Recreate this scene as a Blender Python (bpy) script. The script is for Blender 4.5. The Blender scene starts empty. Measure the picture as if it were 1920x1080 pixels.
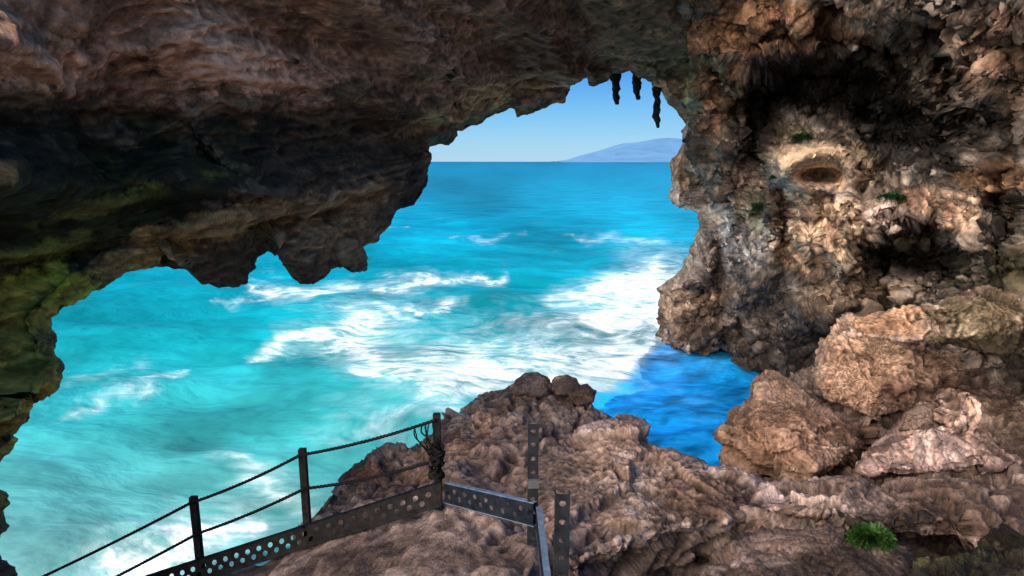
import bpy, bmesh, math, random
import numpy as np
from mathutils import Vector
random.seed(5); RNG=np.random.RandomState(11)
S=bpy.context.scene; COL=S.collection
H=6.5; F=1200.0; PITCH=math.atan(237/F); SP,CP=math.sin(PITCH),math.cos(PITCH)
SUN_AZ=math.radians(29); SUN_EL=math.radians(50)

def at(px,py,Y):
    dx=px-960.0; dy=py-540.0
    fw=F*CP-dy*SP; dn=F*SP+dy*CP
    return np.stack(np.broadcast_arrays(dx/fw*Y, Y+0*dx, H-dn/fw*Y),-1).astype(float)
def A(px,py,Y): return at(np.float64(px),np.float64(py),np.float64(Y))
def proj(P):
    r=P-np.array([0,0,H]); fw=np.maximum(r[...,1]*CP-r[...,2]*SP,.05); dn=-r[...,1]*SP-r[...,2]*CP
    return 960+F*r[...,0]/fw,540+F*dn/fw
def sea_Y(py):
    dy=py-540.0; return H*(F*CP-dy*SP)/(F*SP+dy*CP)

# ---------------- noise
G=RNG.normal(size=(1024,3)); G/=np.linalg.norm(G,axis=1)[:,None]
R3=RNG.rand(1024,3)
def hsh(x,y,z):
    h=(x*374761393+y*668265263+z*1440662683)&0xffffffff
    h=((h^(h>>13))*1274126177)&0xffffffff
    return (h^(h>>16))&1023
def perlin(p):
    i=np.floor(p).astype(np.int64); f=p-i; u=f*f*f*(f*(f*6-15)+10)
    out=0
    for a in (0,1):
        wx=u[:,0] if a else 1-u[:,0]
        for b in (0,1):
            wy=u[:,1] if b else 1-u[:,1]
            for c in (0,1):
                wz=u[:,2] if c else 1-u[:,2]
                g=G[hsh(i[:,0]+a,i[:,1]+b,i[:,2]+c)]
                d=g[:,0]*(f[:,0]-a)+g[:,1]*(f[:,1]-b)+g[:,2]*(f[:,2]-c)
                out=out+wx*wy*wz*d
    return out*1.5
def fbm(p,o=5,g=.5):
    r=0;a=1
    for k in range(o): r=r+a*perlin(p+k*17.3); p=p*2.03; a*=g
    return r
def ridged(p,o=4,g=.5):
    r=0;a=1;t=0
    for k in range(o): r=r+a*(1-np.abs(perlin(p+k*9.7))*1.6); t+=a; p=p*2.07; a*=g
    return r/t
def worley(p,soft=0):
    """distance to the nearest cell point; with soft, also softly blended tilted planes per cell (angular chunks)"""
    i=np.floor(p).astype(np.int64); f=p-i; best=np.full(len(p),9.); L=[]
    for a in (-1,0,1):
        for b in (-1,0,1):
            for c in (-1,0,1):
                h=hsh(i[:,0]+a,i[:,1]+b,i[:,2]+c); q=R3[h]
                dx=q[:,0]+a-f[:,0]; dy=q[:,1]+b-f[:,1]; dz=q[:,2]+c-f[:,2]
                d=dx*dx+dy*dy+dz*dz; best=np.minimum(best,d)
                if soft:
                    g=G[h]; L.append((d,-(g[:,0]*dx+g[:,1]*dy+g[:,2]*dz)+g[:,0]*.45))
    fac=None
    if soft:
        sw=np.zeros(len(p)); sf=np.zeros(len(p))
        for d,v in L: w=np.exp(-soft*(d-best)); sw+=w; sf+=w*v
        fac=sf/sw
    return np.sqrt(best),fac
def sstep(a,b,x):
    t=np.clip((x-a)/(b-a),0,1); return t*t*(3-2*t)
def tps(pts):
    pts=np.array(pts,float); X=pts[:,:2]/500.; n=len(X)
    def phi(r2): return .5*r2*np.log(r2+1e-9)
    K=phi(((X[:,None]-X[None])**2).sum(-1))+np.eye(n)*1e-3
    P=np.c_[np.ones(n),X]; M=np.zeros((n+3,n+3)); M[:n,:n]=K; M[:n,n:]=P; M[n:,:n]=P.T
    w=np.linalg.solve(M,np.r_[pts[:,2],0,0,0])
    def f(px,py):
        sh=np.shape(px); q=np.c_[np.ravel(px),np.ravel(py)]/500.
        r=w[n]+q@w[n+1:]
        for k in range(n): r=r+w[k]*phi(((q-X[k])**2).sum(-1))
        return r.reshape(sh)
    return f
def gnormals(P):
    du=np.gradient(P,axis=1); dv=np.gradient(P,axis=0)
    n=np.cross(du,dv); n/=np.linalg.norm(n,axis=-1)[...,None]+1e-12
    c=np.array([0,0,H])-P
    if (n*c).sum(-1).mean()<0: n=-n
    return n
def smooth_n(n,k=2):
    for _ in range(k):
        m=n.copy(); m[1:]+=n[:-1]; m[:-1]+=n[1:]; m[:,1:]+=n[:,:-1]; m[:,:-1]+=n[:,1:]; n=m/(np.linalg.norm(m,axis=-1)[...,None]+1e-9)
    return n
def disp(P,N,amp,sc,aniso=(1,1,1),pit=.5,rid=.6,facet=0.,soft=.7,crack=0.):
    sh=P.shape; p=P.reshape(-1,3)/np.array(aniso); n=N.reshape(-1,3)
    q=p/sc; w=np.c_[perlin(q+5.1),perlin(q+31.7),perlin(q+71.3)]*.45
    q=q+w
    d=soft*fbm(q,4)+rid*(ridged(q*1.4+3,4)-.62)*1.4
    if facet: d=d*.6+facet*worley(q*1.25+7.7,70.)[1]
    if crack:
        cr=np.abs(perlin(q*.9+50)+.25*perlin(q*3.3+13)); d=d-crack*(1-sstep(0,.11,cr))
    if pit:
        pt=worley(q*2.3)[0]; d=d-pit*sstep(.42,.08,pt)*.6+.25*pit*(pt-.4)
    return (P.reshape(-1,3)+n*(d*amp)[:,None]).reshape(sh)

# ---------------- mesh helpers
def link(name,me,mat=None,parent=None):
    o=bpy.data.objects.new(name,me); COL.objects.link(o)
    if mat and me: me.materials.append(mat)
    if parent: o.parent=parent
    return o
def tag(o,label=None,cat=None,group=None,kind=None):
    if label:o['label']=label
    if cat:o['category']=cat
    if group:o['group']=group
    if kind:o['kind']=kind
    return o
def gridfaces(nv,nu,wrap=False):
    idx=np.arange(nv*nu).reshape(nv,nu)
    if wrap: idx=np.c_[idx,idx[:,:1]]
    return np.stack([idx[:-1,:-1],idx[:-1,1:],idx[1:,1:],idx[1:,:-1]],-1).reshape(-1,4)
def mesh_from(name,V,Fc,smooth=True,attrs=None):
    me=bpy.data.meshes.new(name); V=np.asarray(V,float).reshape(-1,3)
    me.from_pydata(V.tolist(),[],[list(map(int,f)) for f in Fc])
    for k,a in (attrs or {}).items():
        c=me.color_attributes.new(k,'FLOAT_COLOR','POINT')
        b=np.ones((len(V),4),np.float32); b[:,:3]=a.reshape(-1,3); c.data.foreach_set('color',b.ravel())
    if smooth: me.polygons.foreach_set('use_smooth',[True]*len(me.polygons))
    me.update(); return me
def blobs(px,py,base,L):
    t=np.ones(px.shape+(3,))*np.array(base)
    nz=fbm(np.c_[px.ravel()/75,py.ravel()/48,0*px.ravel()],6,.7).reshape(px.shape)
    for cx,cy,rx,ry,ang,c,s in L:
        a=math.radians(ang); X=(px-cx)*math.cos(a)+(py-cy)*math.sin(a); Y=-(px-cx)*math.sin(a)+(py-cy)*math.cos(a)
        d=np.sqrt((X/rx)**2+(Y/ry)**2)+nz*.66
        m=(sstep(1.25,.75,d)*s)[...,None]
        t=t*(1-m)+np.array(c)*m
    return t

# ---------------- materials
def newmat(name):
    m=bpy.data.materials.new(name); m.use_nodes=True; nt=m.node_tree
    return m,nt,nt.nodes['Principled BSDF']
def N(nt,t,**k):
    n=nt.nodes.new(t)
    for a,v in k.items():
        if a in n.inputs: n.inputs[a].default_value=v
        else: setattr(n,a,v)
    return n
def ramp(nt,src,stops):
    r=nt.nodes.new('ShaderNodeValToRGB'); e=r.color_ramp.elements
    while len(e)<len(stops): e.new(.5)
    for el,(p,c) in zip(e,stops):
        el.position=p; el.color=(c,c,c,1) if isinstance(c,(int,float)) else (*c,1)
    nt.links.new(src,r.inputs[0]); return r.outputs[0]
def mixc(nt,a,b,fac=1.0,mode='MULTIPLY'):
    m=nt.nodes.new('ShaderNodeMix'); m.data_type='RGBA'; m.blend_type=mode
    for s,v in ((m.inputs[6],a),(m.inputs[7],b),(m.inputs[0],fac)):
        if hasattr(v,'links'): nt.links.new(v,s)
        else: s.default_value=v if not isinstance(v,tuple) else (*v,1)
    return m.outputs[2]
def rock_mat(name,dark,mid,light,sc=1.0,bump=.7,point=True,rough=.85,stretch=None):
    m,nt,b=newmat(name); L=nt.links
    tc=N(nt,'ShaderNodeTexCoord'); o=tc.outputs['Object']
    if stretch:
        mp=N(nt,'ShaderNodeMapping'); mp.inputs['Scale'].default_value=stretch; mp.inputs['Rotation'].default_value=(0,.5,0); L.new(o,mp.inputs['Vector']); o=mp.outputs[0]
    def noise(s,d=5,r=.62,dist=0.):
        n=N(nt,'ShaderNodeTexNoise',Scale=s,Detail=d,Roughness=r,Distortion=dist); L.new(o,n.inputs['Vector']); return n.outputs[0]
    c=ramp(nt,noise(1.1*sc,6,.68,.6),[(.30,dark),(.48,mid),(.68,light)])
    c=mixc(nt,c,ramp(nt,noise(7*sc,6,.72),[(.3,.36),(.5,1.0),(.7,1.65)]))
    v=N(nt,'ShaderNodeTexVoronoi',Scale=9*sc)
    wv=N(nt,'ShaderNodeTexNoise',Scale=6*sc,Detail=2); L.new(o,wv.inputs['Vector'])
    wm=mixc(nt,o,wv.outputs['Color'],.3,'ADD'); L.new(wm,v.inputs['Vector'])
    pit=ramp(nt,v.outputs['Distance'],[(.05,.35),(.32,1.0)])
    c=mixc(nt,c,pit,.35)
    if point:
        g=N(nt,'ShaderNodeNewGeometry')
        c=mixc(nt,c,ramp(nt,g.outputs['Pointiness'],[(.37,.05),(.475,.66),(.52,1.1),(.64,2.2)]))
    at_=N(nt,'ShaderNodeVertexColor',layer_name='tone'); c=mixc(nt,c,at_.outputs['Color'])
    L.new(c,b.inputs['Base Color']); b.inputs['Roughness'].default_value=rough; b.inputs['Specular IOR Level'].default_value=.25
    h=mixc(nt,noise(12*sc,6,.75),pit,.25,'MULTIPLY')
    bp=N(nt,'ShaderNodeBump',Strength=bump,Distance=.08/sc); L.new(h,bp.inputs['Height']); L.new(bp.outputs[0],b.inputs['Normal'])
    return m
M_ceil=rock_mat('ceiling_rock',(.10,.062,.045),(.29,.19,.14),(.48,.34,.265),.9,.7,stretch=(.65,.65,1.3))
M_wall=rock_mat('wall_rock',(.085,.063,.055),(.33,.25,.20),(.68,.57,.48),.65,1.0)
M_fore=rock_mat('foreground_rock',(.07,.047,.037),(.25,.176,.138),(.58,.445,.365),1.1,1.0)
def metal_mat(name,c1,c2,metal,rough,spec=.5):
    m,nt,b=newmat(name); L=nt.links
    tc=N(nt,'ShaderNodeTexCoord'); n=N(nt,'ShaderNodeTexNoise',Scale=14.,Detail=8.,Roughness=.7); L.new(tc.outputs['Object'],n.inputs['Vector'])
    L.new(ramp(nt,n.outputs[0],[(.35,c1),(.65,c2)]),b.inputs['Base Color'])
    L.new(ramp(nt,n.outputs[0],[(.3,rough+.15),(.7,rough-.1)]),b.inputs['Roughness']); b.inputs['Metallic'].default_value=metal; b.inputs['Specular IOR Level'].default_value=spec
    bp=N(nt,'ShaderNodeBump',Strength=.15,Distance=.01); L.new(n.outputs[0],bp.inputs['Height']); L.new(bp.outputs[0],b.inputs['Normal'])
    return m
M_dark=metal_mat('dark_weathered_steel',(.005,.0045,.004),(.02,.0175,.016),0,.65,.10)
M_galv=metal_mat('galvanised_steel',(.004,.005,.007),(.012,.015,.021),0,.8,.03)
M_edge=metal_mat('pale_steel_edge',(.06,.085,.12),(.14,.18,.24),.2,.5,.3)  # flange steel, paler and bluer than the boards
M_post=metal_mat('dull_steel',(.006,.0065,.0075),(.02,.022,.025),0,.6,.1)
M_rope=metal_mat('black_rope',(.004,.0038,.0036),(.013,.012,.011),0,.9,.05)
M_tape=metal_mat('grey_tape',(.04,.039,.038),(.08,.078,.075),0,.7,.2)
def leaf_mat(name,c1,c2):
    m,nt,b=newmat(name); tc=N(nt,'ShaderNodeTexCoord'); n=N(nt,'ShaderNodeTexNoise',Scale=25.,Detail=3.); nt.links.new(tc.outputs['Object'],n.inputs['Vector'])
    nt.links.new(ramp(nt,n.outputs[0],[(.35,c1),(.65,c2)]),b.inputs['Base Color']); b.inputs['Roughness'].default_value=.6; b.inputs['Specular IOR Level'].default_value=.2
    return m
M_fern=leaf_mat('fern_leaf',(.009,.032,.004),(.03,.075,.010))
M_tuft=leaf_mat('tuft_leaf',(.008,.035,.014),(.03,.085,.03))

# ---------------- polyline resample
def resample(pl,n,keys=None):
    pl=np.array(pl,float); d=np.r_[0,np.cumsum(np.linalg.norm(np.diff(pl[:,:2],axis=0),axis=1))]
    t=np.linspace(0,d[-1],n); return np.stack([np.interp(t,d,pl[:,k]) for k in range(pl.shape[1])],-1)

# ================= CAVE CEILING
SIL=[(60,1300),(30,1180),(10,1090),(22,1072),(0,1055),(-10,1015),(20,995),(18,975),(8,960),(20,930),(0,915),(-12,880),(5,855),(38,825),(28,815),(50,790),(60,760),(75,735),(105,725),(125,690),(100,655),(108,640),(95,620),(92,598),(120,575),(160,560),(200,535),(235,510),(270,503),(320,500),(366,490),(366,516),(378,531),(405,538),(440,539),(465,529),(475,506),(480,482),(500,472),(515,480),(538,460),(535,495),(546,518),(562,532),(590,532),(607,523),(620,505),(640,500),(656,510),(685,510),(691,488),(680,465),(710,450),(730,420),(745,395),(775,385),(800,350),(803,325),(800,305),(805,275),(845,270),(860,255),(850,248),(880,240),(940,210),(962,205),(972,220),(1000,212),(1035,195),(1060,190),(1068,165),(1060,155),(1095,140),(1105,160),(1130,158),(1150,140),(1180,132),(1210,150),(1235,170),(1260,200),(1285,230),(1330,260)]
OUT={(60,1300):(-300,1400),(10,1090):(-300,1150),(125,690):(-280,700),(235,510):(-270,250),(440,539):(-190,-110),(590,532):(230,-150),(800,350):(640,-150),(1060,155):(1050,-150),(1330,260):(1460,-150)}
dC=tps([(60,1300,5),(0,860,5.2),(110,690,5.6),(90,600,6),(370,500,7.4),(430,530,7.8),(500,475,8.6),(560,525,8.6),(690,490,10),(790,370,11.5),(805,280,13),(960,215,15),(1060,190,16),(1100,140,17),(1200,140,18),(1330,250,20),
 (200,330,6.6),(620,350,9.2),(400,420,7.2),(280,210,6.9),(400,100,6.6),(800,150,11),(1000,100,13.6),(1100,0,13),(1260,60,15.8),(800,-100,9.3),(400,-200,5.8),(0,0,4.6),(0,400,4.8),(-400,700,3.2),(-400,250,3.2),(-250,-200,3.8),(200,-330,4.6),(620,-340,6),(1050,-320,8.5),(1460,-260,10),(-400,1300,3)])
nu,nv=760,280
s=np.array(SIL,float); d=np.r_[0,np.cumsum(np.linalg.norm(np.diff(s,axis=0),axis=1))]
t=np.linspace(0,d[-1],nu); Sx=np.interp(t,d,s[:,0]); Sy=np.interp(t,d,s[:,1])
kt=[d[SIL.index(k)] for k in OUT]; Ox=np.interp(t,kt,[v[0] for v in OUT.values()]); Oy=np.interp(t,kt,[v[1] for v in OUT.values()])
k=np.ones(61)/61; pad=lambda a:np.convolve(np.r_[np.full(30,a[0]),a,np.full(30,a[-1])],k,'valid'); Ox,Oy=pad(Ox),pad(Oy)
jit=fbm(np.c_[t/22.,0*t,0*t+4],4,.6)*4; tx=np.gradient(Sx); ty=np.gradient(Sy); tl=np.hypot(tx,ty)+1e-6; Sx=Sx+ty/tl*jit; Sy=Sy-tx/tl*jit
v=np.linspace(0,1,nv)[:,None]**1.15
PX=Sx*(1-v)+Ox*v; PY=Sy*(1-v)+Oy*v
D=np.maximum(dC(PX,PY),2.6)
rim=sstep(.06,0,v)*.35; D=D+rim
P=at(PX,PY,D)
NN=gnormals(P); q=P.reshape(-1,3)
band=perlin(np.c_[q[:,0]*.25+q[:,2]*.5,q[:,1]*.18,q[:,2]*1.5]).reshape(D.shape)
band2=ridged(np.c_[q[:,0]*.5+q[:,2]*.9,q[:,1]*.28,q[:,2]*2.6-q[:,0]*.9],3).reshape(D.shape)-.6
fade=sstep(0,.12,v)
P=P+NN*((band*.6+band2*.30)*fade)[...,None]
P1=disp(P,smooth_n(gnormals(P)),.18,1.3,(2.0,1.4,.9),.15,.75,.05,.65)
fd=np.maximum(.15,fade)[...,None]
P=P*(1-fd)+P1*fd
P=disp(P,smooth_n(gnormals(P)),.05,.36,(1.7,1.2,.85),.6,.7,0,.6)
back=[]
for fr,dd in ((.03,.5),(.10,1.6),(.16,2.4)):
    back.append(at(Sx*(1-fr)+Ox*fr,Sy*(1-fr)+Oy*fr,dC(Sx,Sy)+dd))
top=back[-1].copy(); top[:,2]=np.maximum(top[:,2]+6,H+5); top2=top.copy(); top2[:,2]=H+16; top2[:,1]-=1.0
over=P[-1].copy(); o1=over.copy(); o1[:,2]+=1.2
ALL=np.concatenate([top2[None],top[None],np.array(back[::-1]),P,o1[None]])
QX,QY=proj(P)
tb=blobs(QX,QY,(.54,.45,.30),[(450,50,660,115,6,(1.9,1.32,.98),.95),(400,110,270,50,10,(2.8,2.0,1.52),.75),(900,60,300,90,0,(1.0,.73,.54),.85),(150,150,260,36,10,(2.1,1.46,1.07),.75),(80,30,120,50,0,(.8,.57,.42),.6),(60,320,380,108,10,(.09,.09,.042),.98),(330,315,250,90,-5,(.11,.104,.052),.97),(80,440,300,115,-20,(.115,.145,.046),.97),(600,285,130,56,-30,(.32,.27,.175),.85),  # dark roof patches mix stain with shade painted into the tone
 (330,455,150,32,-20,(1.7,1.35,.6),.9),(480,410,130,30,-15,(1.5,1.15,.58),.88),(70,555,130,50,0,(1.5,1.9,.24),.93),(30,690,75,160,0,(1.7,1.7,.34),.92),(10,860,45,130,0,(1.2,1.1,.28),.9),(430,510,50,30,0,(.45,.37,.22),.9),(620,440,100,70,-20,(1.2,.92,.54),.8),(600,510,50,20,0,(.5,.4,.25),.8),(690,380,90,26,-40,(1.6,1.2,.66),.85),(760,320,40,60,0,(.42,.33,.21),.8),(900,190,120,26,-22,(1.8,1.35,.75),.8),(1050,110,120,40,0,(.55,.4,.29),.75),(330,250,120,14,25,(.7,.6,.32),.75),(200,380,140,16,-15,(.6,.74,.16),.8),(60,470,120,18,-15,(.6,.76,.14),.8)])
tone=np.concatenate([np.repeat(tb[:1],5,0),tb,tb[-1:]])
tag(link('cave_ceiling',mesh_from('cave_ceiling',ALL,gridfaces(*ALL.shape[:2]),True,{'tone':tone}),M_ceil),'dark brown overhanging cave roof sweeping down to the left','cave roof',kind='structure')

# ================= RIGHT WALL
RS=[(1290,-150),(1280,-60),(1268,30),(1265,75),(1290,95),(1300,120),(1284,150),(1276,190),(1272,240),(1258,290),(1254,330),(1256,362),(1268,376),(1296,392),(1306,410),(1296,440),(1285,480),(1262,515),(1232,542),(1230,570),(1236,590),(1227,612),(1232,630)]
rs=np.array(RS,float)
dW=tps([(1290,-260,11.5),(1280,0,15.2),(1265,75,15.6),(1284,150,18.6),(1260,300,20),(1300,400,19.2),(1232,545,21.5),(1232,630,22.5),
 (1400,0,13.6),(1420,85,13.8),(1550,40,13.2),(1440,180,16.8),(1345,170,16.8),(1350,270,16.6),(1310,300,18),(1600,180,15.8),(1680,250,15.4),(1530,262,14.9),(1530,310,14.2),(1520,370,14.1),(1370,420,17),(1420,330,16.2),(1550,440,13.7),(1580,540,14.8),(1440,540,17.6),(1340,600,19.6),
 (1700,380,13.0),(1720,470,14.8),(1660,480,14.8),(1790,420,11.8),(1820,300,12.2),(1750,140,13),(1850,120,10.6),(1910,250,10.2),(1880,440,10.5),(1700,30,11),(1900,0,9),(1600,-240,9),(1900,-240,7),(2250,-240,5.5),(2250,300,6.5),(2250,800,7),(1700,580,14.2),(1850,560,12.2),(1920,640,10.8),(1500,705,17),(1650,730,14),(1900,820,10.5),(1400,680,18.6)])
nu,nv=580,580
u=np.linspace(0,1,nu)[None]**1.15; v=np.linspace(0,1,nv)[:,None]
yb=np.interp(u,[0,.07,.16,.27,.4,1],[632,645,690,722,790,900])
PY=-150+(yb+150)*v; PYs=-150+(632+150)*v
PX=np.interp(PYs,rs[:,1],rs[:,0])+fbm(np.c_[PYs[:,0]/24.,0*PYs[:,0],0*PYs[:,0]],3)[:,None]*6; PX=PX+(2260-PX)*u; PY=PY+0*PX
D=dW(PX,PY); edge=sstep(.05,0,u)*.8; D=D+edge+sstep(.96,1,v)*.5
P=at(PX,PY,D)
e=np.maximum(.4,sstep(0,.05,u))*np.ones_like(PX)
def ed(Pn,e_=None): 
    global P
    e_=e if e_ is None else e_
    P=P*(1-e_[...,None])+Pn*e_[...,None]
def WN(k=3): return smooth_n(gnormals(P),k)
ed(disp(P,WN(10),.8,2.2,(1,1,2.8),0,.75,0,.6,0))          # upright buttresses and flutes
ed(disp(P,WN(10),.95,2.4,(1.2,1.2,1.2),.1,.5,.05,.85,.25))
rd=P-np.array([0,0,H]); rd/=np.linalg.norm(rd,axis=-1)[...,None]; QX,QY=proj(P); B=np.zeros_like(QX)
wob=fbm(np.c_[QX.ravel()/55,QY.ravel()/40,0*QX.ravel()+2],4,.6).reshape(QX.shape)*.5
def bump(cx,cy,rx,ry,a,p=1.0): 
    global B
    r=np.sqrt(((QX-cx)/rx)**2+((QY-cy)/ry)**2)+(wob if p>1 else 0); B=B+a*np.exp(-(np.maximum(r,0)**(2*p))*1.2)
bump(1365,278,28,18,.9); bump(1310,180,20,60,.7); bump(1440,470,40,80,.9); bump(1390,520,30,60,.8); bump(1550,450,80,70,.8,1.6)
bump(1480,95,150,16,.9,2); bump(1560,175,120,40,-2.6,2.2); bump(1700,245,90,50,-2.8,2.2); bump(1620,210,50,30,-1.0); bump(1790,365,70,26,.6); bump(1720,478,95,44,-3.2,2.2)
bump(1860,170,60,40,.8); bump(1640,300,60,14,.7); bump(1750,330,50,20,-.9); bump(1350,340,30,60,.8); bump(1420,220,26,64,-2.2,2); bump(1300,345,28,40,-.8)
bump(1600,560,40,30,.7); bump(1850,480,30,60,.9); bump(1690,425,40,30,.7); bump(1500,600,60,30,.5); bump(1640,540,24,60,-1.6,2); bump(1470,420,14,70,-1.8); bump(1350,500,14,60,-1.4); bump(1770,250,60,12,.7); bump(1860,310,50,14,.7); bump(1890,400,30,56,-1.8,2); bump(1830,220,80,20,-1.6,2); bump(1780,160,20,50,-1.4,2); bump(1680,100,20,50,-1.2,2)
for cx,cy,hh in ((1650,412,30),(1668,420,36),(1684,412,26),(1700,405,22),(1352,300,40),(1380,420,40),(1400,440,36),(1330,190,70),(1365,170,60),(1590,430,60),(1520,450,60)): bump(cx,cy,7,hh,.5)
P=P-rd*B[...,None]
ed(disp(P,WN(8),.38,1.1,(1,1,1.3),.35,.6,0,.7,.2))
QX,QY=proj(P); B=np.zeros_like(QX)
nzm=fbm(np.c_[QX.ravel()/60,QY.ravel()/40,0*QX.ravel()+8],4,.6).reshape(QX.shape)
r=np.hypot((QX-1538)/88,(QY-312)/48)+nzm*.2; mN=sstep(1.25,.8,r); Dn=np.linalg.norm(P-np.array([0,0,H]),axis=-1); ref=np.median(Dn[r<1])
P=P+rd*((ref-1.0-Dn)*mN*.94)[...,None]
QX,QY=proj(P); wob=np.zeros_like(QX)
bump(1540,329,40,13,-1.8,1.8); rr=np.hypot((QX-1540)/60,(QY-332)/40); B=B+1.0*np.exp(-((rr-1)/.28)**2)*sstep(345,318,QY); bump(1540,359,66,10,.45); bump(1620,333,34,16,.4); bump(1472,343,30,14,.3)
P=P-rd*B[...,None]
ed(disp(P,WN(5),.13,.40,(1,1,1.1),.5,.7,.0,.65,.15),e*(1-.7*mN))
ed(disp(P,WN(2),.04,.16,(1,1,1),.7,.8,0,.6),e*(1-.4*mN))
c0=[]
for fr,dd in ((.02,.7),(.06,2.0),(.13,4.0)):
    c0.append(at(PX[:,0]+(2260-PX[:,0])*fr,PY[:,0],D[:,0]+dd))
far=c0[-1].copy(); far[:,0]=far[:,0]+10; far[:,1]+=4
ALL=np.concatenate([far[:,None],np.stack(c0[::-1],1),P],1)
b1=ALL[-1].copy(); b1[:,1]+=1.2; b1[:,2]-=.1; b2=b1.copy(); b2[:,1]+=2.2; b2[:,2]=-1.5
t1=ALL[0].copy(); t1[:,1]+=3; t1[:,2]+=4; t2=t1.copy(); t2[:,1]+=6; t2[:,2]=H+18
ALL=np.concatenate([t2[None],t1[None],ALL,b1[None],b2[None]])
QX,QY=proj(P)
tb=blobs(QX,QY,(.80,.78,.77),[(1420,60,190,60,0,(1.2,.74,.46),.85),(1340,160,60,80,0,(1.4,.96,.63),.8),(1285,180,18,50,0,(2.0,1.6,.85),.7),(1600,185,170,70,15,(.14,.145,.165),.95),(1700,265,120,64,30,(.20,.225,.26),.92),(1430,225,44,90,0,(.18,.155,.135),.9),(1300,310,50,50,0,(.55,.43,.3),.8),  # dark patches over the recesses mix stain with painted shade
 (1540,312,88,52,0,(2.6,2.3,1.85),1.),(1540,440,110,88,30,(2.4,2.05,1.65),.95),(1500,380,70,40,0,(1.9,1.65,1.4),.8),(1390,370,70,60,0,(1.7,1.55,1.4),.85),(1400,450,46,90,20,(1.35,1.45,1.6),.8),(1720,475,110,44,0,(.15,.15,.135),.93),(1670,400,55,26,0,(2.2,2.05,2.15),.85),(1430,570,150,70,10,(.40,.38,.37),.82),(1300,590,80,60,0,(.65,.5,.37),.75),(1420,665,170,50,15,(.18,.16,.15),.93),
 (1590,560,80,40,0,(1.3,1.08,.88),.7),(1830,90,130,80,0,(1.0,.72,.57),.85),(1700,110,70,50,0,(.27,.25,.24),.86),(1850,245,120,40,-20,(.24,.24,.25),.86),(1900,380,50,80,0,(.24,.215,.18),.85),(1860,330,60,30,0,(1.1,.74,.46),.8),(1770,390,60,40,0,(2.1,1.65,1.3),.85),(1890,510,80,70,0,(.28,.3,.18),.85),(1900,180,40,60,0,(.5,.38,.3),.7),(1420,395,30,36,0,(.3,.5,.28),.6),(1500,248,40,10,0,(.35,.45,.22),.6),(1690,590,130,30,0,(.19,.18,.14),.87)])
hol=(np.hypot((QX-1540)/34,(QY-330)/11)); tb=tb*(1-.5*sstep(1.3,.5,hol))[...,None]  # niche hollow darkened in the tone too, as painted shade
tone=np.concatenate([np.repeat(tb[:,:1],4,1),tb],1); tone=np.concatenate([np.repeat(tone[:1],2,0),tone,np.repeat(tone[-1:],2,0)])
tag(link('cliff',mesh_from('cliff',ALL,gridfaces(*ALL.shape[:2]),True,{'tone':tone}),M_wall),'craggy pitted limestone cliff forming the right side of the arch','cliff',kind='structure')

# ================= GROUND
gx=np.linspace(-6,13,560); gy=np.linspace(-2,17,520); X,Y=np.meshgrid(gx,gy)
edge=np.interp(X,[-6,-3.05,-1.9,-1.35,-.9,0,1.4,2,2.7,3.4,4.2,5.5,13],[6.1,5.8,5.62,5.7,6.6,8.2,8.2,8.0,7.5,7.8,9.4,12,17])
floor=-3.0+np.interp(X,[-6,-3.05,-1.9,-.66,0,13],[-2.3,-1.05,-.48,-.04,0,0])*np.ones_like(Y)
floor=floor+np.interp(Y,[-2,2,4,17],[1.5,.5,0,-.35])
fy=np.interp(X,[-6,-1.9,-.66,.16,.3],[5.75,5.45,5.25,4.5,2.5])      # line of the railing
floor=floor-.85*sstep(.35,1.2,X)*sstep(2.5,4,Y)-.35*sstep(fy+.1,fy+.9,Y)*sstep(1.2,.3,X)
Z=H+floor-sstep(0,1,(Y-edge)/1.5)*4.6
P=np.stack([X,Y,Z],-1); NN=gnormals(P); 
onpath=sstep(.5,.15,X)*sstep(fy+.25,fy-.1,Y)
w=(1-.86*onpath)[...,None]
P1=disp(P,NN,.34,1.5,(1,1,1),.1,.8,.3,.5,.4); P=P*(1-w)+P1*w
P1=disp(P,smooth_n(gnormals(P),3),.10,.42,(1,1,1),.3,.8,.0,.6,.2); w2=(1-.45*onpath)[...,None]; P=P*(1-w2)+P1*w2
P=disp(P,smooth_n(gnormals(P)),.032,.17,(1,1,1),.7,.9,0,.6)
tone=np.ones(P.shape)*np.array((.60,.55,.53))
tone=tone*(1-onpath[...,None]*np.array((.08,.07,.02)))
beh=(sstep(fy,fy+.3,Y)*sstep(.5,.1,X))[...,None]; tone=tone*(1-beh)+np.array((1.3,1.15,1.05))*beh  # strip behind the railing painted paler to look lit
tag(link('ground',mesh_from('ground',P,gridfaces(*P.shape[:2]),True,{'tone':tone}),M_fore),'rough trodden rock floor of the cave','ground',kind='structure')

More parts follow.
